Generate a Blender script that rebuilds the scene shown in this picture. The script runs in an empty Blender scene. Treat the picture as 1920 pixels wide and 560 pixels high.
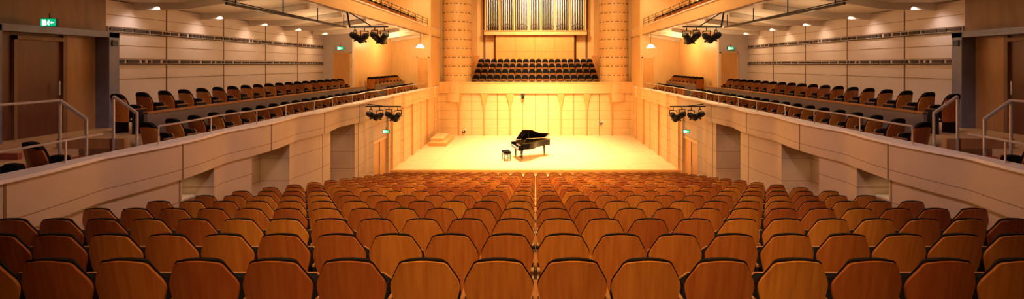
import bpy, math, random
from mathutils import Vector, Matrix
random.seed(7)
CZ=5.55
W=6.85
WB=10.5
sc=bpy.context.scene

# ---------------------------------------------------------------- materials
def newmat(name):
    m=bpy.data.materials.new(name); m.use_nodes=True
    nt=m.node_tree; b=nt.nodes['Principled BSDF']
    return m,nt,b
def mat(name,c1,c2=None,rough=.5,metal=0,scale=(3,3,3),nscale=2.0,rand=0,seam=None,bump=0,spec=.5,detail=4):
    m,nt,b=newmat(name); N=nt.nodes; L=nt.links
    if c2 is None: c2=tuple(x*.85 for x in c1)
    tc=N.new('ShaderNodeTexCoord'); mp=N.new('ShaderNodeMapping'); mp.inputs['Scale'].default_value=scale
    L.new(tc.outputs['Object'],mp.inputs['Vector'])
    no=N.new('ShaderNodeTexNoise'); no.inputs['Scale'].default_value=nscale; no.inputs['Detail'].default_value=detail
    src=mp.outputs['Vector']
    if rand:
        oi=N.new('ShaderNodeObjectInfo'); va=N.new('ShaderNodeVectorMath'); va.operation='ADD'
        mu=N.new('ShaderNodeMath'); mu.operation='MULTIPLY'; mu.inputs[1].default_value=50
        L.new(oi.outputs['Random'],mu.inputs[0]); L.new(src,va.inputs[0]); L.new(mu.outputs[0],va.inputs[1]); src=va.outputs[0]
    L.new(src,no.inputs['Vector'])
    cr=N.new('ShaderNodeValToRGB'); cr.color_ramp.elements[0].position=.3; cr.color_ramp.elements[1].position=.7
    cr.color_ramp.elements[0].color=(*c1,1); cr.color_ramp.elements[1].color=(*c2,1)
    L.new(no.outputs['Fac'],cr.inputs['Fac'])
    col=cr.outputs['Color']
    if rand:
        hs=N.new('ShaderNodeHueSaturation')
        mr=N.new('ShaderNodeMapRange'); mr.inputs['To Min'].default_value=1-rand; mr.inputs['To Max'].default_value=1+rand
        L.new(oi.outputs['Random'],mr.inputs['Value']); L.new(mr.outputs[0],hs.inputs['Value'])
        mr2=N.new('ShaderNodeMapRange'); mr2.inputs['To Min'].default_value=.487; mr2.inputs['To Max'].default_value=.508
        L.new(oi.outputs['Random'],mr2.inputs['Value']); L.new(mr2.outputs[0],hs.inputs['Hue'])
        L.new(col,hs.inputs['Color']); col=hs.outputs['Color']
    if seam:
        sx=N.new('ShaderNodeSeparateXYZ'); L.new(tc.outputs['Object'],sx.inputs[0])
        for ax,per,wd,off in seam:
            a=N.new('ShaderNodeMath'); a.operation='ADD'; a.inputs[1].default_value=off+100*per
            L.new(sx.outputs[ax],a.inputs[0])
            d=N.new('ShaderNodeMath'); d.operation='MODULO'; d.inputs[1].default_value=per; L.new(a.outputs[0],d.inputs[0])
            l=N.new('ShaderNodeMath'); l.operation='LESS_THAN'; l.inputs[1].default_value=wd; L.new(d.outputs[0],l.inputs[0])
            mx=N.new('ShaderNodeMix'); mx.data_type='RGBA'; L.new(l.outputs[0],mx.inputs[0]); L.new(col,mx.inputs[6])
            mx.inputs[7].default_value=(c1[0]*.45,c1[1]*.38,c1[2]*.35,1); col=mx.outputs[2]
    L.new(col,b.inputs['Base Color'])
    b.inputs['Roughness'].default_value=rough; b.inputs['Metallic'].default_value=metal
    b.inputs['Specular IOR Level'].default_value=spec
    if bump:
        bp=N.new('ShaderNodeBump'); bp.inputs['Strength'].default_value=bump; L.new(no.outputs['Fac'],bp.inputs['Height']); L.new(bp.outputs[0],b.inputs['Normal'])
    return m
def emis(name,c,s):
    m,nt,b=newmat(name); b.inputs['Base Color'].default_value=(*c,1); b.inputs['Emission Color'].default_value=(*c,1); b.inputs['Emission Strength'].default_value=s
    return m

m_shell=mat('seat_shell_wood',(.42,.125,.020),(.56,.20,.036),rough=.38,scale=(14,2,1.2),nscale=2,rand=.22,spec=.35)
m_black=mat('black_upholstery',(.006,.005,.006),(.012,.010,.012),rough=.9,spec=.15)
m_arm=mat('armrest_wood',(.36,.14,.04),(.42,.17,.05),rough=.45,scale=(2,10,2))
m_metal=mat('brushed_metal',(.62,.58,.54),(.68,.64,.6),rough=.35,metal=.7)
m_dmetal=mat('dark_metal',(.02,.02,.022),(.035,.035,.04),rough=.4,metal=.5)
m_wall=mat('wall_panel_cream',(.62,.51,.44),(.66,.55,.48),rough=.6,nscale=.7)
m_wallseam=mat('lower_wall_panel',(.56,.41,.27),(.61,.45,.30),rough=.5,nscale=.7,seam=[(2,.62,.014,.1)])
m_gold=mat('golden_maple',(.78,.51,.22),(.84,.57,.27),rough=.45,scale=(1,1,6),nscale=1.5,seam=[(2,.62,.014,.1)])
m_goldp=mat('golden_maple_plain',(.76,.46,.18),(.82,.52,.22),rough=.42,scale=(3,3,.6),nscale=2)
m_stage=mat('stage_parquet',(.78,.51,.23),(.88,.62,.33),rough=.3,scale=(.6,5,1),nscale=1.5,seam=[(1,.30,.012,0),(0,1.6,.014,.3)])
m_floor=mat('stalls_floor_wood',(.60,.38,.18),(.66,.43,.21),rough=.45,scale=(1,6,1))
m_dark=mat('dark_joint',(.05,.03,.02),(.07,.04,.03),rough=.8)
m_cap=mat('parapet_cap_white',(.84,.75,.66),(.88,.79,.70),rough=.4)
m_soff=mat('soffit_plaster',(.70,.58,.45),(.74,.62,.49),rough=.7,nscale=.5)
m_grey=mat('portal_grey_steel',(.17,.17,.22),(.20,.20,.26),rough=.5,metal=.2)
m_door=mat('door_veneer',(.42,.20,.07),(.5,.26,.10),rough=.4,scale=(5,5,.7),nscale=2)
m_ddoor=mat('dark_door_veneer',(.13,.045,.022),(.17,.06,.03),rough=.4,scale=(5,5,.7),nscale=2)
m_red=mat('red_stair_carpet',(.34,.07,.035),(.40,.09,.05),rough=.9,nscale=20)
m_screen=mat('divider_panel',(.17,.13,.105),(.20,.155,.125),rough=.35)
m_lac=mat('piano_lacquer',(.006,.006,.007),(.008,.008,.009),rough=.08)
m_ivory=mat('ivory_keys',(.85,.83,.76),(.88,.86,.8),rough=.25)
m_brass=mat('brass_plate',(.75,.5,.15),(.8,.55,.2),rough=.3,metal=1)
m_pipe=mat('organ_pipe_tin',(.50,.50,.50),(.62,.62,.62),rough=.28,metal=.85)
m_brown=mat('brown_timber',(.20,.10,.035),(.26,.13,.05),rough=.5,scale=(4,4,.6))
m_orange=mat('orange_timber',(.72,.34,.09),(.78,.39,.11),rough=.4,scale=(3,3,.8))
m_ceil=mat('ceiling_plaster',(.30,.21,.13),(.34,.24,.15),rough=.8)
m_green=emis('exit_green',(.0,.55,.22),.9)
m_white=emis('exit_white',(.9,1,.9),1.4)
m_lamp=emis('lamp_glow',(1,.85,.6),14)
m_glass=mat('lens_glass',(.05,.06,.08),(.06,.07,.1),rough=.1)

# ---------------------------------------------------------------- mesh builder
class MB:
    def __init__(s): s.v=[]; s.f=[]; s.mi=[]; s.mats=[]
    def m(s,mt):
        if mt not in s.mats: s.mats.append(mt)
        return s.mats.index(mt)
    def add(s,vs,fs,mt):
        o=len(s.v); k=s.m(mt); s.v+= [tuple(v) for v in vs]
        for f in fs: s.f.append([i+o for i in f]); s.mi.append(k)
    def box(s,x0,x1,y0,y1,z0,z1,mt):
        if x0>x1:x0,x1=x1,x0
        if y0>y1:y0,y1=y1,y0
        if z0>z1:z0,z1=z1,z0
        vs=[(x0,y0,z0),(x1,y0,z0),(x1,y1,z0),(x0,y1,z0),(x0,y0,z1),(x1,y0,z1),(x1,y1,z1),(x0,y1,z1)]
        s.add(vs,[(0,3,2,1),(4,5,6,7),(0,1,5,4),(1,2,6,5),(2,3,7,6),(3,0,4,7)],mt)
    def cyl(s,p0,p1,r0,mt,r1=None,n=10):
        if r1 is None:r1=r0
        p0=Vector(p0);p1=Vector(p1);d=(p1-p0).normalized()
        a=Vector((0,0,1)) if abs(d.z)<.9 else Vector((1,0,0))
        u=d.cross(a).normalized(); w=d.cross(u)
        vs=[]
        for p,r in((p0,r0),(p1,r1)):
            for i in range(n):
                t=2*math.pi*i/n; vs.append(p+u*math.cos(t)*r+w*math.sin(t)*r)
        fs=[(i,(i+1)%n,n+(i+1)%n,n+i) for i in range(n)]+[tuple(range(n))[::-1],tuple(range(n,2*n))]
        s.add(vs,fs,mt)
    def prism(s,pts,axis,a,b,mt):
        n=len(pts)
        def mk(p,t):
            return {'x':(t,p[0],p[1]),'y':(p[0],t,p[1]),'z':(p[0],p[1],t)}[axis]
        vs=[mk(p,a) for p in pts]+[mk(p,b) for p in pts]
        s.add(vs,[tuple(range(n))[::-1],tuple(range(n,2*n))]+[(i,(i+1)%n,n+(i+1)%n,n+i) for i in range(n)],mt)
    def slab(s,front,back,mt):
        R=len(front);C=len(front[0]); vs=[p for r in front for p in r]+[p for r in back for p in r]; o=R*C; fs=[]
        for i in range(R-1):
            for j in range(C-1):
                a=i*C+j; fs.append((a,a+1,a+C+1,a+C)); fs.append((o+a,o+a+C,o+a+C+1,o+a+1))
        for j in range(C-1):
            fs.append((j,o+j,o+j+1,j+1)); a=(R-1)*C+j; fs.append((a,a+1,o+a+1,o+a))
        for i in range(R-1):
            a=i*C; fs.append((a,a+C,o+a+C,o+a)); a=i*C+C-1; fs.append((a,o+a,o+a+C,a+C))
        s.add(vs,fs,mt)
    def mesh(s,name,angle=35):
        me=bpy.data.meshes.new(name); me.from_pydata(s.v,[],s.f)
        for mt in s.mats: me.materials.append(mt)
        for p,k in zip(me.polygons,s.mi): p.material_index=k; p.use_smooth=True
        me.update()
        import bmesh
        bm=bmesh.new(); bm.from_mesh(me); bmesh.ops.recalc_face_normals(bm,faces=bm.faces); bm.to_mesh(me); bm.free()
        me.set_sharp_from_angle(angle=math.radians(angle))
        return me
    def obj(s,name,loc=None,parent=None,rot=0,bevel=0):
        o=bpy.data.objects.new(name,s.mesh(name)); sc.collection.objects.link(o)
        o.location=(0,0,CZ) if loc is None else loc
        o.rotation_euler=(0,0,rot)
        if parent: o.parent=parent
        if bevel:
            b=o.modifiers.new('bevel','BEVEL'); b.width=bevel; b.segments=2; b.limit_method='ANGLE'
        return o
def empty(name,loc=(0,0,0)):
    e=bpy.data.objects.new(name,None); e.location=loc; e.empty_display_size=.2; sc.collection.objects.link(e); return e
def inst(name,me,loc,rot,parent):
    o=bpy.data.objects.new(name,me); o.location=loc; o.rotation_euler=(0,0,rot); o.parent=parent; sc.collection.objects.link(o); return o

# ---------------------------------------------------------------- seat
def interp(tab,t):
    for (a,va),(b,vb) in zip(tab,tab[1:]):
        if t<=b: 
            k=(t-a)/(b-a) if b>a else 0
            return va+(vb-va)*k
    return tab[-1][1]
def make_seat(name,head=0.0):
    mb=MB(); H=.87-head
    tab=[(0,.135),(.004,.148),(.012,.162),(.026,.174),(.05,.186),(.10,.212),(.145,.235),(.17,.244),(.195,.249),(.22,.248),(.25,.243),(.30,.230),(.45,.200),(.58,.185)]
    if head: tab=[(0,.19),(.005,.20),(.016,.21),(.04,.22),(.10,.232),(.16,.24),(.195,.242),(.23,.24),(.30,.228),(.45,.200),(.5,.185)]
    ts=[t for t,_ in tab]
    us=[-1,-.85,-.6,-.3,0,.3,.6,.85,1]
    def P(t,u,off,grow=0,up=0):
        hw=interp(tab,max(t,0))+grow
        x=hw*u
        y=.16*t+1.1*x*x*.75+off
        z=H-t+up+.018*(1-u*u)*max(0,1-max(t,0)/.2)
        return (x,y,z)
    mb.slab([[P(t,u,0) for u in us] for t in ts],[[P(t,u,.016) for u in us] for t in ts],m_shell)
    if not head:
        ts2=[t for t in ts if t<.46]
        back=[[P(t,u,.016,.003,.014) for u in us] for t in ts2]
        front=[]
        for t in ts2:
            row=[]
            for u in us:
                th=.06*(1-.65*abs(u)**4)*(.55 if t==0 else (.75 if t<.01 else 1))
                row.append(P(t,u,.016+th,-.010 if abs(u)==1 else .0,.008))
            front.append(row)
    else:
        ts2=[-head,-head+.012,-head+.035,-.03,.02,.10,.2,.3,.45]
        gr=[-.075,-.05,-.03,-.005,.0,.0,.0,.0,.0]
        back=[[P(t,u,.016 if t>0 else -.006,g,0) for u in us] for t,g in zip(ts2,gr)]
        front=[[P(t,u,.016+.085*(1-.6*abs(u)**4)*(.5 if i==0 else (.8 if i==1 else 1)),g-.006,0) for u in us] for i,(t,g) in enumerate(zip(ts2,gr))]
    mb.slab(front,back,m_black)
    pts=[(-.20,.20),(-.215,.34),(-.19,.44),(-.12,.48),(.12,.48),(.19,.44),(.215,.34),(.20,.20)]
    vs=[]
    def tilt(x,z,o): return (x,.17+ (z-.2)*.30+o,z)
    for o in(0,.07,.09):
        for p in pts: vs.append(tilt(p[0],p[1]+.14,o))
    k=len(pts)
    for a,mt in((0,m_black),(1,m_arm)):
        vv=vs[a*k:(a+2)*k]
        mb.add(vv,[tuple(range(k))[::-1],tuple(range(k,2*k))]+[(i,(i+1)%k,k+(i+1)%k,k+i) for i in range(k)],mt)
    for s in(-1,1):
        mb.box(s*.252,s*.262,.14,.38,.0,.53,m_dmetal)
        mb.box(s*.240,s*.2645,.14,.40,.53,.55,m_arm)
    mb.box(-.25,.25,.17,.20,.26,.30,m_dmetal)
    return mb.mesh(name,40)
seat=make_seat('auditorium_seat')
gseat=make_seat('gallery_seat',.10)

# ---------------------------------------------------------------- stalls
P_=.9; SW=.53
def dtop(d): return -(0.76+.228*d)
rows=[(3.08+n)*P_ for n in range(-1,17)]
fl=MB()
for i,d in enumerate(rows):
    e=empty('auditorium_seat_row',(0,d,CZ+dtop(d)-.87))
    kmax=12
    for k in range(-kmax,kmax):
        x=(k+.5)*SW
        inst('seat',seat,(x,0,0),0,e)
    z=dtop(d)-.87
    y1=d+.6 if i<len(rows)-1 else 18.62
    y0=d-.3 if i>0 else -3.0
    fl.box(-W-.9,W+.9,y0,y1,z-.5 if i>0 else z-1.0,z,m_floor)
fl.obj('floor')

# ---------------------------------------------------------------- stage
ZS=-4.95
st=MB()
st.box(-W-.1,W+.1,18.80,28.0,ZS-1.2,ZS,m_stage)
st.box(-W-.1,W+.1,18.60,18.80,ZS-1.2,ZS+.03,m_orange)
st.obj('stage_platform')
tr=MB()
tr.box(-6.7,6.7,18.1,18.35,ZS-.42,ZS-.10,m_goldp)
tr.box(-6.7,6.7,18.35,18.59,ZS-.9,ZS-.24,m_brown)
for i in range(44): tr.box(-6.5+i*.3,-6.36+i*.3,18.08,18.1,ZS-.30,ZS-.14,m_cap)
tr.obj('trim_stage_edge')
b=MB(); b.box(-6.55,-5.45,24.2,26.6,ZS,ZS+.22,m_orange); b.box(-6.55,-5.75,24.7,26.6,ZS+.22,ZS+.4,m_goldp); b.obj('stage_step_riser',bevel=.01)

# ---------------------------------------------------------------- side walls
J0=3.7; JL=2.5
def bx(y,extra=0,amp=.17):
    if y>18.7:
        t=((y-18.7)/1.55)%1.0
        return W-.13*(1-t)-extra
    t=((y-J0)/JL)%1.0
    return W-amp*math.sin(math.pi*t)-extra
niches=[(7.5,8.4),(9.4,11.0),(13.0,14.7),(16.6,18.3)]
def ys(a,b):
    out=[a]; y=math.floor(a/.125)*.125+.125
    while y<b-.01: out.append(y); y+=.125
    out.append(b); return out
def curved(mb,s,y0,y1,z0,z1,ext,th,mt):
    Y=ys(y0,y1)
    f=[[(s*bx(y,ext),y,z) for y in Y] for z in(z0,z1)]
    bk=[[(s*(W+th),y,z) for y in Y] for z in(z0,z1)]
    mb.slab(f,bk,mt)
for s,side in((-1,'left'),(1,'right')):
    mb=MB()
    cur=-3.0
    for a,c in niches+[(28.0,28.0)]:
        curved(mb,s,cur,a,-6.6,-2.12,0,.28,m_wallseam if cur<18 else m_gold)
        if c>a:
            mb.box(s*(W+.75),s*(W+.85),a-.2,c+.2,-6.6,-2.0,m_wallseam)
            mb.box(s*(W+.28),s*(W+.75),a-.06,a,-6.6,-2.12,m_wallseam)
            mb.box(s*(bx(c)-.005),s*(W+.75),c-.03,c,-6.6,-2.12,m_wallseam)
            mb.box(s*(W-.02),s*(W+.75),a,c-.03,-2.12,-2.0,m_wallseam)
        cur=c
    for i in range(-4,12):
        y=J0+JL*i/2
        if y<18.4 and not any(a-.05<y<c+.05 for a,c in niches):
            xx=bx(y)
            mb.box(s*(xx-.004),s*(xx+.05),y-.014,y+.014,-6.6,-2.14,m_brown)
    for i in range(6):
        y=18.7+1.55*i
        mb.box(s*(W-.135),s*(W),y-.012,y+.012,-6.6,-2.14,m_orange)
    mb.obj('wall_'+side)
    mb=MB()
    curved(mb,s,-3,18.6,-2.14,-1.47,.06,.12,m_wallseam)
    curved(mb,s,18.6,27.8,-2.14,-1.47,.06,.12,m_gold)
    curved(mb,s,-3,27.8,-1.47,-1.42,.10,.14,m_cap)
    for i in range(-4,12):
        y=J0+JL*i/2; xx=bx(y,.06)
        mb.box(s*(xx-.006),s*(xx+.04),y-.014,y+.014,-2.14,-1.47,m_brown)
    mb.obj('parapet_'+side)
    mb=MB()
    mb.box(s*(W+.02),s*(W+.10),16.6,18.3,-5.6,-3.35,m_orange)
    mb.box(s*(W-.01),s*(W+.12),16.5,16.6,-5.6,-3.25,m_goldp)
    mb.box(s*(W-.01),s*(W+.12),18.3,18.4,-5.6,-3.25,m_goldp)
    mb.box(s*(W-.01),s*(W+.12),16.5,18.4,-3.35,-3.25,m_goldp)
    mb.box(s*(W+.0),s*(W+.3),16.6,18.3,-3.25,-2.14,m_wallseam)
    mb.box(s*(W+.0),s*(W+.03),17.44,17.46,-5.6,-3.35,m_dark)
    mb.cyl((s*(W-.03),17.3,-4.7),(s*(W-.03),17.3,-4.4),.015,m_metal)
    mb.obj('door_1' if s<0 else 'door_2')
    mb=MB()
    mb.box(s*(W+.66),s*(W+.74),7.55,8.3,-3.6,-2.25,m_door)
    mb.box(s*(W+.3),s*(W+.6),8.0,8.3,-3.6,-2.75,m_door)
    mb.box(s*(W+.28),s*(W+.62),7.97,8.32,-2.75,-2.71,m_cap)
    mb.obj('niche_cabinet')

    mb=MB()
    mb.box(s*(W+.14),s*8.2,-3,27.8,-2.12,-2.0,m_floor)
    mb.box(s*8.2,s*(WB-.01),-3,27.8,-2.12,-1.5,m_floor)
    mb.obj('gallery_floor_'+side)
    mb=MB()
    for (a,c) in((6.35,7.1),):
        for i in range(3): mb.box(s*(8.2-.28*i),s*(8.2-.28*(i+1)),a,c,-2.0,-1.5-.125*(i+1)+.0,m_red)
        for i in range(3): mb.box(s*(8.2-.28*i),s*(8.2-.28*(i+1)),a-.001,a+.02,-2.0,-1.49-.125*(i+1)+.0,m_door)
    mb.box(s*7.38,s*8.6,7.12,7.18,-1.5,-1.32,m_door); mb.box(s*8.2,s*8.6,6.28,6.34,-1.5,-1.40,m_red)
    mb.box(s*7.38,s*8.19,7.12,7.18,-2,-1.5,m_brown)
    mb.obj('gallery_stairs')
    mb=MB()
    for a,c in((8.3,18.9),(20.2,24.6),(3.0,5.6)):
        mb.box(s*8.12,s*8.19,a,c,-2.0,-1.0,m_screen)
        mb.box(s*8.10,s*8.21,a,c,-1.02,-.98,m_arm)
    mb.obj('gallery_divider_screen')
    mb=MB(); r=.018
    for a,c in((2.0,6.3),(7.1,27.5)):
        Y=ys(a,c)[::4]+[c]
        for q in zip(Y,Y[1:]): mb.cyl((s*(bx(q[0],-.05)),q[0],-1.09),(s*(bx(q[1],-.05)),q[1],-1.09),r,m_metal,n=6)
        y=a
        while y<=c: mb.cyl((s*bx(y,-.05),y,-1.42),(s*bx(y,-.05),y,-1.09),.012,m_metal,n=6); y+=1.25
    for d in(6.3,7.1):
        pts=[(s*7.55,d,-.56),(s*7.13,d,-.86)]
        mb.cyl(pts[0],pts[1],.026,m_metal,n=8)
        mb.cyl(pts[1],(s*7.13,d,-2.0),.02,m_metal); mb.cyl(pts[0],(s*7.55,d,-2.0),.02,m_metal)
    mb.cyl((s*7.55,3,-.56),(s*7.55,6.3,-.56),.02,m_metal,n=8)
    for y in(3.2,4.8,5.6): mb.cyl((s*7.72,y,-.56),(s*7.72,y,-2.0),.014,m_metal,n=6)
    mb.obj('gallery_handrail')
    ang = math.radians(-14) if s<0 else math.radians(14)
    for (x,z,a,c) in((7.62,-2.0,7.75,18.6),(9.0,-1.5,8.5,18.6),(7.36,-2.0,3.6,5.9),(7.62,-2.0,20.6,24.4),(8.6,-1.5,20.6,24.4)):
        e=empty('gallery_seat_row',(s*x,a,CZ+z)); y=0
        while a+y<c:
            inst('seat',gseat,(0,y,0),ang,e); y+=.54

    mb=MB()
    mb.box(s*WB,s*(WB+.2),9.7,19.7,-2.0,1.6,m_wall)
    mb.box(s*WB,s*(WB+.2),-3,7.35,-2.0,1.6,m_brown)
    mb.box(s*WB,s*(WB+.2),7.35,9.7,.80,1.6,m_brown)
    mb.box(s*9.05,s*(WB+.2),19.6,19.8,-1.5,1.6,m_wall)
    mb.box(s*9.05,s*9.25,19.8,25.2,-1.5,1.62,m_goldp)
    mb.box(s*6.6,s*9.25,25.0,25.2,-2.0,4.5,m_goldp)
    mb.box(s*6.75,s*6.95,25.2,28.0,-2.0,6,m_goldp)
    for i in range(4):
        y=11.3+2.07*i-.01
        mb.box(s*(WB-.012),s*WB,y-.015,y+.015,-1.5,1.6,m_brown)
    mb.obj('wall_gallery_'+side)
    mb=MB(); rnd=random.Random(3)
    for z in(.10,.89):
        mb.box(s*(WB-.05),s*WB,9.72,19.58,z-.085,z-.06,m_dark)
        mb.box(s*(WB-.05),s*WB,9.72,19.58,z+.06,z+.072,m_brown)
        mb.box(s*(WB-.03),s*WB,9.72,19.58,z-.06,z+.06,m_wall)
        y=9.75
        while y<19.4:
            l=rnd.choice([.06,.12,.2,.3]); mb.box(s*(WB-.06),s*(WB-.03),y,min(y+l,19.5),z-.04,z+.04,m_dark); y+=l+rnd.choice([.04,.07,.1])
    for z in(-.35,.5,1.25): mb.box(s*(WB-.01),s*WB,9.72,19.58,z-.006,z+.006,m_brown)
    mb.obj('trim_1' if s<0 else 'trim_2')
    mb=MB()
    mb.box(s*10.15,s*10.6,9.45,9.68,-1.5,.78,m_grey)
    mb.box(s*10.15,s*10.6,7.37,7.55,-1.5,.78,m_grey)
    mb.box(s*10.15,s*10.6,7.37,9.68,.66,.80,m_grey)
    mb.box(s*10.48,s*10.6,8.85,9.45,-1.5,.66,m_door)
    mb.box(s*10.50,s*10.6,7.55,8.85,-1.5,.66,m_ddoor)
    mb.box(s*10.44,s*10.5,8.78,8.85,-1.5,.66,m_brown)
    mb.box(s*10.44,s*10.5,7.95,8.0,-1.5,.60,m_brown)
    mb.box(s*10.44,s*10.5,7.95,8.78,.52,.60,m_brown)
    mb.cyl((s*10.38,8.65,-.65),(s*10.38,8.65,-.35),.015,m_metal)
    mb.box(s*10.12,s*10.15,9.5,9.62,.45,.6,m_dmetal)
    mb.obj('door_3' if s<0 else 'door_4')
    for nm,xa,xb,y,zt in(('door_5',9.15,9.9,19.6,.58),('door_7',6.75,7.4,25.0,.45)):
        mb=MB()
        mb.box(s*xa,s*xb,y-.05,y,-1.5,zt,m_orange)
        for q in(xa-.06,xb): mb.box(s*q,s*(q+.06),y-.09,y,-1.5,zt+.06,m_goldp)
        mb.box(s*(xa-.06),s*(xb+.06),y-.09,y,zt,zt+.06,m_goldp)
        mb.cyl((s*(xa+.08),y-.1,-.6),(s*(xa+.08),y-.1,-.4),.012,m_metal)
        mb.obj(nm if s<0 else nm.replace('5','6').replace('7','8'))

    mb=MB()
    mb.prism([(s*(WB+.2),1.62),(s*9.2,1.62),(s*7.2,1.92),(s*W,1.92),(s*W,2.12),(s*(WB+.2),2.12)],'y',-3,28.0,m_soff)
    mb.box(s*(W-.12),s*W,-3,28,1.90,2.42,m_gold)
    mb.box(s*(W-.15),s*(W+.02),-3,28,2.42,2.47,m_cap)
    mb.box(s*(W-.14),s*W,-3,28,1.88,1.91,m_brown)
    y=8.3
    while y<27.5:
        mb.prism([(s*10.45,1.62),(s*10.45,1.42),(s*9.0,1.46),(s*7.1,1.76),(s*7.1,1.92),(s*9.2,1.62)],'y',y-.05,y+.05,m_soff); y+=2.07
    mb.obj('upper_balcony_'+side)
    mb=MB()
    for z in(2.62,2.76,2.9): mb.cyl((s*(W-.06),-2,z),(s*(W-.06),28,z),.014,m_dmetal,n=6)
    y=0
    while y<28: mb.cyl((s*(W-.06),y,2.47),(s*(W-.06),y,2.9),.014,m_dmetal,n=6); y+=1.25
    mb.obj('upper_balcony_railing')
    e=empty('upper_gallery_seat_row',(s*7.6,10,CZ+2.12))
    for i in range(26): inst('seat',gseat,(0,i*.58,0),ang,e)
    mb=MB()
    mb.box(s*9.2,s*9.4,-3,24.95,2.12,4.6,m_goldp)
    mb.box(s*W,s*9.4,-3,28,4.6,4.75,m_soff)
    mb.box(s*(W-.12),s*W,-3,28,4.5,5.2,m_gold)
    mb.box(s*9.2,s*9.4,-3,28,4.75,9,m_goldp)
    y=9.0
    while y<25:
        mb.box(s*9.12,s*9.2,y,y+.12,2.12,4.6,m_brown)
        mb.prism([(s*9.2,4.6),(s*9.2,4.4),(s*7.0,4.5),(s*7.0,4.6)],'y',y,y+.08,m_soff); y+=2.07
    mb.obj('wall_upper_'+side)

    mb=MB()
    mb.cyl((s*7.25,9.3,1.45),(s*7.25,15.2,1.45),.035,m_dmetal)
    mb.cyl((s*7.4,9.3,1.55),(s*7.4,15.2,1.5),.015,m_dmetal)
    for y in(9.6,11.4,13.2,15.0): mb.cyl((s*7.25,y,1.45),(s*7.25,y,1.9),.015,m_dmetal)
    mb.obj('lighting_track')

def light_head(mb,c,aim,sz=1.0):
    c=Vector(c); a=Vector(aim).normalized()
    side=a.cross(Vector((0,0,1))).normalized()
    up=c+Vector((0,0,.22*sz))
    mb.cyl(up,up+Vector((0,0,.12*sz)),.02*sz,m_dmetal,n=8)
    mb.cyl(up-side*.15*sz,up+side*.15*sz,.018*sz,m_dmetal,n=8)
    for k in(-1,1): mb.cyl(up+side*.15*sz*k,c+side*.15*sz*k,.016*sz,m_dmetal,n=8)
    mb.cyl(c-a*.20*sz,c-a*.10*sz,.07*sz,m_dmetal,r1=.12*sz,n=14)
    mb.cyl(c-a*.10*sz,c+a*.16*sz,.12*sz,m_dmetal,n=14)
    mb.cyl(c+a*.16*sz,c+a*.30*sz,.10*sz,m_dmetal,r1=.14*sz,n=14)
    mb.cyl(c+a*.295*sz,c+a*.302*sz,.12*sz,m_glass,n=14)
    for k in(-1,1):
        q=c+a*.30*sz+side*.14*sz*k
        mb.cyl(q,q+a*.12*sz+side*.05*sz*k,.03*sz,m_dmetal,n=4)
for s in(-1,1):
    for z,top,yy,cx in((1.02,1.92,14.0,5.85),(-1.95,-1.5,15.5,5.9)):
        mb=MB()
        zb=z+.33
        mb.cyl((s*(cx-.65),yy,zb),(s*(cx+.75),yy+.1,zb),.03,m_dmetal)
        mb.cyl((s*(cx+.75),yy+.1,zb),(s*(W-.16),yy+.1,zb if z<0 else 1.88),.03,m_dmetal)
        mb.cyl((s*(cx-.1),yy,zb),(s*(W-.2),yy+.2,top-.04),.02,m_dmetal)
        for i,(dx,ax) in enumerate(((-.52,(.5,.6,-.5)),(-.17,(-.3,.8,-.5)),(.2,(.7,.5,-.3)),(.55,(-.6,.5,-.45)))):
            light_head(mb,(s*(cx+dx),yy+.02*i,z+(.0 if i%2 else -.03)),(s*ax[0],ax[1],ax[2]),.95)
        mb.obj('stage_spotlight_cluster')

def lamp_obj(name,x,y,z,r=.22):
    mb=MB(); n=16
    prof=[(.03,.16),(.10,.13),(.18,.05),(.22,-.04)]
    for (ra,za),(rb,zb) in zip(prof,prof[1:]):
        mb.cyl((0,0,za),(0,0,zb),ra,m_lamp,r1=rb,n=n)
    mb.cyl((0,0,.16),(0,0,.75),.012,m_dmetal)
    mb.cyl((0,0,-.04),(0,0,-.06),.225,m_brass,n=n)
    return mb.obj(name,loc=(x,y,CZ+z))
for s in(-1,1): lamp_obj('pendant_lamp',s*6.3,21.7,.98)

# ---------------------------------------------------------------- stage back wall + choir
mb=MB()
mb.box(-W-.2,W+.2,28.0,28.3,ZS-1,-1.9,m_gold)
mb.box(-W-.2,W+.2,27.85,28.05,-1.98,-1.22,m_goldp)
mb.box(-W-.2,W+.2,27.80,28.12,-1.22,-1.17,m_gold)
mb.box(-W-.2,W+.2,27.9,28.0,-2.02,-1.98,m_brown)
for x in(-5.35,-4.5,-3.6,-2.7,-1.78,-.9,0,.9,1.78,2.7,3.6,4.5,5.35):
    mb.box(x-.016,x+.016,27.988,28.0,ZS,-2,m_brown)
for x in(-5.35,-3.6,-1.78,1.78,3.6,5.35):
    mb.prism([(x-.03,ZS+.0),(x+.03,ZS),(x+.05,-2.9),(x+.26,-2.02),(x-.26,-2.02),(x-.05,-2.9)],'y',27.86,28.0,m_orange)
mb.obj('wall_stage')
mb=MB(); mb.box(-.98,-.78,27.7,27.84,-2.35,-2.12,m_dmetal); mb.box(-1.0,-.76,27.74,27.99,-2.12,-2.08,m_dmetal); mb.obj('wall_loudspeaker',bevel=.01)
for x,z in((-5.05,-4.65),(4.6,-4.05)):
    mb=MB(); mb.box(x-.09,x+.09,27.9,28,z-.1,z+.06,m_dmetal); mb.cyl((x,27.9,z),(x,27.8,z+.04),.05,m_metal); mb.cyl((x+.13,27.99,z+.1),(x+.13,27.93,z+.1),.06,m_cap); mb.obj('wall_socket_box')

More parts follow.
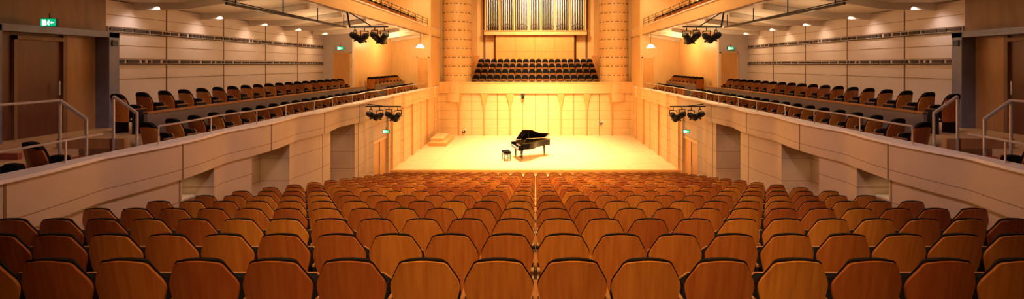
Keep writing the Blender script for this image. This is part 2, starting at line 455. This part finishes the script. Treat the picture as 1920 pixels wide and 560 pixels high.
mb=MB()
crow=[]
for i in range(5):
    d=28.9+.95*i; z=-2.05+.42*i
    crow.append((d,z)); mb.box(-4.9,4.9,d-.5,d+.45 if i<4 else 34.9,-6,z,m_goldp)
mb.box(-W-.2,W+.2,28.31,34.9,-6,-2.6,m_goldp)
mb.obj('choir_platform')
for d,z in crow:
    e=empty('choir_seat_row',(0,d,CZ+z))
    for k in range(-9,9): inst('seat',seat,((k+.5)*.53,.35,0),math.pi,e)
for s in(-1,1):
    mb=MB()
    mb.prism([(28.35,-2.55),(28.35,-1.1),(32.8,.75),(34.8,.75),(34.8,-2.55)],'x',s*4.92,s*4.98,m_orange)
    mb.prism([(28.35,-1.1),(28.35,-1.04),(32.8,.81),(34.8,.81),(34.8,.75),(32.8,.75)],'x',s*4.92,s*5.06,m_orange)
    mb.obj('choir_stair_balustrade')

for s in(-1,1):
    mb=MB(); c=(s*5.72,27.95+.9); R=1.05; n=48
    z=-1.2
    while z<9:
        mb.cyl((c[0],c[1],z),(c[0],c[1],z+.61),R,m_goldp,n=n)
        mb.cyl((c[0],c[1],z+.61),(c[0],c[1],z+.63),R-.02,m_orange,n=n)
        for j in range(n):
            if (j*7+int(z*10))%5<3:
                t=2*math.pi*(j+.5)/n; h=math.pi/n*.8
                pts=[(c[0]+math.cos(t+k)*r,c[1]+math.sin(t+k)*r) for k,r in((-h,R+.012),(h,R+.012),(h,R-.02),(-h,R-.02))]
                mb.prism(pts,'z',z+.46,z+.53,m_brown)
        z+=.63
    mb.cyl((c[0],c[1],-2.6),(c[0],c[1],-1.2),R,m_gold,n=n)
    mb.obj('tower_column')
    mb=MB()
    mb.box(s*5.1,s*7,30.1,34.9,-2.5,9,m_goldp)
    mb.box(s*6.62,s*7.05,28.35,30.1,-2.5,9,m_goldp)
    mb.box(s*6.75,s*6.95,25.2,28.35,6,9,m_goldp)
    mb.obj('wall_tower_return')

mb=MB()
mb.box(-8,8,35,35.2,-3,9,m_brown)
for i in range(-5,6): 
    if abs(i)>3: mb.box(i*1.0-.4,i*1.0+.4,34.9,35,-.5,9,m_goldp)
mb.obj('wall_organ')
mb=MB()
mb.box(-3.45,3.35,34.3,35,-.4,2.6,m_orange)
for x in(-3.45,-1.75,-.05,1.65,3.33): mb.box(x,x+.02,34.29,34.3,-.4,2.6,m_brown)
mb.box(-3.45,3.35,34.28,34.3,1.15,1.17,m_brown)
mb.obj('wood_panel_wall')
e=empty('pipe_organ',(0,34.2,CZ+2.6))
mb=MB()
mb.box(-4.4,4.4,-.25,.35,0,.32,m_goldp); mb.box(-4.45,4.45,-.32,.3,.30,.38,m_brass)
mb.box(-4.3,4.3,.45,.5,.3,6.2,m_dark)
divs=[-4.36,-3.12,-1.86,-.62,.42,1.62,2.9,4.24]
for x in divs: mb.box(x,x+.11,-.2,.45,.3,6.2,m_goldp)
mb.box(-4.4,4.4,-.25,.35,6.1,6.4,m_goldp)
mb.obj('organ_case',loc=(0,0,0),parent=e)
mb=MB()
for a,c in zip(divs,divs[1:]):
    a+=.13; n=6; w=(c-a)/n
    for i in range(n):
        k=abs(i-(n-1)/2)/((n-1)/2); x=a+w*(i+.5); r=w*.38
        fz=.62+.30*(1-k)
        mb.cyl((x,.1,.38),(x,.1,fz),r*.3,m_pipe,r1=r,n=12)
        mb.cyl((x,.1,fz),(x,.1,5.2-.6*k),r,m_pipe,n=12)
        mb.box(x-r*.6,x+r*.6,.1-r*1.02,.1-r*.8,fz+.04,fz+.12,m_dark)
mb.obj('organ_pipes',loc=(0,0,0),parent=e)

mb=MB(); mb.box(-11,11,-3.2,35.3,9,9.2,m_ceil)
for i in range(8): mb.box(-8,8,2+i*4,2.3+i*4,8.6,9,m_ceil)
mb.obj('ceiling')
mb=MB(); mb.box(-11,11,-3.3,-3.0,-4,9,m_brown); mb.obj('wall_rear')

# ---------------------------------------------------------------- exit signs (running figure)
def exit_sign(x,y,z,w,rot=0):
    mb=MB(); h=w*.5
    mb.box(-w/2-.01,w/2+.01,0,.05,-h/2-.01,h/2+.01,m_dmetal)
    mb.box(-w/2,w/2,-.004,0,-h/2,h/2,m_green)
    f=-.006
    u=h/10
    mb.box(-w*.40,-w*.12,f,-.004,-h*.38,h*.38,m_white)
    mb.cyl((w*.06,f-.002,h*.26),(w*.06,f+.002,h*.26),u*.9,m_white,n=10)
    for p,q,r in(((.05,.16),(.0,-.06),.8),((.0,-.06),(.09,-.18),.6),((.09,-.18),(.05,-.36),.5),((.0,-.06),(-.06,-.22),.6),((-.06,-.22),(-.10,-.24),.5),((.05,.14),(.13,.02),.45),((.04,.14),(-.05,.06),.45)):
        mb.cyl((w*p[0],f,h*p[1]),(w*q[0],f,h*q[1]),u*r*.8,m_white,n=6)
    mb.box(w*.24,w*.40,f,-.004,-h*.06,h*.06,m_white)
    mb.prism([(w*.24,-h*.18),(w*.24,h*.18),(w*.16,0)],'y',f,-.004,m_white)
    mb.cyl((0,.025,h/2),(0,.025,h/2+.12),.01,m_dmetal)
    o=mb.obj('exit_sign',loc=(x,y,CZ+z),rot=rot)
exit_sign(-10.07,8.2,.88,.31)
exit_sign(-6.45,17.1,-2.86,.28); exit_sign(6.5,17.1,-2.86,.28)
exit_sign(-9.5,19.3,.82,.30); exit_sign(9.5,19.3,.82,.30)

# ---------------------------------------------------------------- piano
pe=empty('grand_piano',(-1.33,21.55,CZ+ZS)); pe.rotation_euler=(0,0,-math.radians(70)); pe.scale=(.9,.9,.9)
def outline(y0):
    pts=[(0,y0),(0,2.05)]
    for t in range(1,9):
        a=math.pi-math.pi*t/9; pts.append((.36+.36*math.cos(a),2.05+.33*math.sin(a)))
    pts+=[(.73,2.0),(.76,1.82),(.83,1.62),(.95,1.42),(1.12,1.22),(1.30,1.06),(1.42,.92),(1.485,.75),(1.5,.6),(1.5,y0)]
    return pts
mb=MB()
mb.prism(outline(.28),'z',.66,.99,m_lac)
mb.box(0,1.5,0,.3,.62,.72,m_lac)
mb.box(0,.07,0,.3,.72,.90,m_lac); mb.box(1.43,1.5,0,.3,.72,.90,m_lac)
mb.box(.07,1.43,.02,.17,.72,.745,m_ivory)
for i in range(36):
    if i%7 not in(2,6): mb.box(.1+i*.0365,.118+i*.0365,.07,.17,.745,.762,m_lac)
mb.box(.07,1.43,.17,.285,.72,.93,m_lac)
pl=[(.06+ (p[0]*.92),.33+(p[1]-.28)*.94) for p in outline(.28)]
mb.prism(pl,'z',.99,.995,m_brass)
mb.add([(.4,.5,1.0),(1.1,.5,1.0),(1.1,.58,1.2),(.4,.58,1.2),(.4,.515,1.0),(1.1,.515,1.0),(1.1,.595,1.2),(.4,.595,1.2)],[(0,1,2,3),(4,7,6,5),(0,4,5,1),(1,5,6,2),(2,6,7,3),(3,7,4,0)],m_lac)
for x,y in((.14,.25),(1.36,.25),(.38,2.0)):
    mb.cyl((x,y,.66),(x,y,.5),.085,m_lac,r1=.07,n=12); mb.cyl((x,y,.5),(x,y,.10),.06,m_lac,r1=.038,n=12)
    mb.cyl((x,y,.10),(x,y,.07),.05,m_brass); mb.cyl((x-.02,y,.035),(x+.02,y,.035),.035,m_brass,n=12)
for x in(.66,.84): mb.cyl((x,.42,.66),(x+( .03 if x<.7 else -.03),.38,.14),.018,m_lac)
mb.box(.6,.9,.32,.44,.09,.15,m_lac)
for x in(.68,.75,.82): mb.box(x-.012,x+.012,.2,.34,.09,.10,m_brass)
mb.obj('body',loc=(0,0,0),parent=pe)
LA=math.radians(30)
mb=MB()
mb.prism(outline(.62),'z',0,.022,m_lac)
lid=mb.obj('lid',loc=(0,0,1.0),parent=pe); lid.rotation_euler=(0,-LA,0)
mb=MB(); mb.box(0,1.5,.30,.60,0,.02,m_lac); mb.box(0,1.5,.31,.61,.021,.04,m_lac)
mb.obj('lid_flap',loc=(0,.0,1.0),parent=pe).rotation_euler=(0,-LA,0)
mb=MB(); mb.cyl((1.38,.72,.98),(1.25*math.cos(LA),.72,1.0+1.25*math.sin(LA)),.012,m_lac); mb.obj('lid_prop',loc=(0,0,0),parent=pe)
be=empty('piano_bench',(-1.52,20.72,CZ+ZS)); be.rotation_euler=(0,0,math.radians(20))
mb=MB()
mb.box(-.18,.18,-.27,.27,.40,.48,m_black); mb.box(-.17,.17,-.26,.26,.33,.40,m_lac)
for x in(-1,1):
    for y in(-1,1): mb.cyl((x*.14,y*.22,.34),(x*.15,y*.23,0),.028,m_lac,r1=.018)
mb.cyl((-.14,0,.1),(.14,0,.1),.012,m_lac); mb.cyl((-.14,-.22,.1),(-.14,.22,.1),.012,m_lac); mb.cyl((.14,-.22,.1),(.14,.22,.1),.012,m_lac)
mb.obj('bench_body',loc=(0,0,0),parent=be)

# ---------------------------------------------------------------- lights
def aim(o,loc,tgt):
    o.location=(loc[0],loc[1],CZ+loc[2]); d=Vector(tgt)-Vector(loc); o.rotation_euler=d.to_track_quat('-Z','Y').to_euler()
def area(name,loc,tgt,e,size,col,spread=180):
    l=bpy.data.lights.new(name,'AREA'); l.energy=e; l.size=size; l.color=col; l.spread=math.radians(spread)
    o=bpy.data.objects.new(name,l); sc.collection.objects.link(o); aim(o,loc,tgt); return o
def spot(name,loc,tgt,e,ang,col,blend=.6,r=.1):
    l=bpy.data.lights.new(name,'SPOT'); l.energy=e; l.spot_size=math.radians(ang); l.color=col; l.spot_blend=blend; l.shadow_soft_size=r
    o=bpy.data.objects.new(name,l); sc.collection.objects.link(o); aim(o,loc,tgt); return o
def point(name,loc,e,col,r=.1):
    l=bpy.data.lights.new(name,'POINT'); l.energy=e; l.color=col; l.shadow_soft_size=r
    o=bpy.data.objects.new(name,l); sc.collection.objects.link(o); o.location=(loc[0],loc[1],CZ+loc[2]); return o
warm=(1,.66,.31)
for x in(-2.5,2.5):
    for y in(20.5,24.0): area('stage_light',(x,y,8),(x*.9,y+.3,-5),300,1.5,(1,.78,.46),52)
area('stage_wall_light',(0,20,6.5),(0,28,-3.2),390,2,(1,.71,.37),55)
area('organ_light',(0,26,7.5),(0,35,2.5),560,2,(1,.64,.30),80)
spot('stalls_light',(0,-1.5,7.5),(0,7.0,-2.6),6800,56,(1,.60,.26),1,.4)
area('stalls_light',(0,9.5,8.4),(0,12.5,-4),950,2,(1,.66,.33),58)
for s in(-1,1):
    spot('tower_light',(s*2,16,6.5),(s*6,28,2.5),2300,42,warm,1,.3)
    for i in range(5):
        y=10.3+2.07*i; k=i/4
        spot('wall_washer',(s*9.8,y,1.5),(s*10.5,y+.1,.4),40+16*k,105,(1,.84-.16*k,.78-.40*k),.9,.05)
    for y,e_ in((9.3,7),(11.4,15),(14.2,30),(17.4,50)): point('gallery_fill_light',(s*7.9,y,1.0),e_,(1,.72,.42),.05)  # added fill points off the track, brightening soffit, wall and seats
    for a,c in niches[:3]: spot('niche_fill_light',(s*(W+.4),(a+c)/2-.1,-2.16),(s*(W+.5),(a+c)/2+.25,-4),8*(c-a),130,(1,.68,.38),.8,.06)  # added fill spot that lifts the shade inside each niche
    spot('door_light',(s*9.3,8.4,1.5),(s*10.3,8.5,-1),12,100,(1,.7,.5),.8)
    point('pendant_glow',(s*6.15,21.6,.75),110,(1,.68,.32),.12)
    point('gallery_lamp',(s*8.0,22.5,1.2),75,warm,.08)
    point('upper_gallery_lamp',(s*8,12,4.1),80,warm,.08)
    point('upper_gallery_lamp',(s*8,17,4.1),110,warm,.08)
    point('upper_gallery_lamp',(s*8,22,4.1),140,warm,.08)
    area('hall_side_light',(s*3,15,8.4),(s*7,17.5,-2),240,1.5,(1,.64,.33),90)
    area('hall_front_side_light',(-s*1.0,3,7),(s*7,9,-2.5),60,1.5,(1,.70,.70),60)
w=bpy.data.worlds.new('world'); sc.world=w; w.use_nodes=True
w.node_tree.nodes['Background'].inputs[0].default_value=(.05,.03,.02,1); w.node_tree.nodes['Background'].inputs[1].default_value=.2

cam=bpy.data.cameras.new('camera'); co=bpy.data.objects.new('camera',cam); sc.collection.objects.link(co)
co.location=(0,0,CZ); co.rotation_euler=(math.pi/2,0,0)
cam.sensor_width=36; cam.lens=744/1920*36; cam.shift_x=-44/1920; cam.shift_y=-158/1920; cam.clip_start=.05; cam.clip_end=200
sc.camera=co
sc.view_settings.view_transform='Standard'
sc.view_settings.look='None'
sc.view_settings.exposure=0
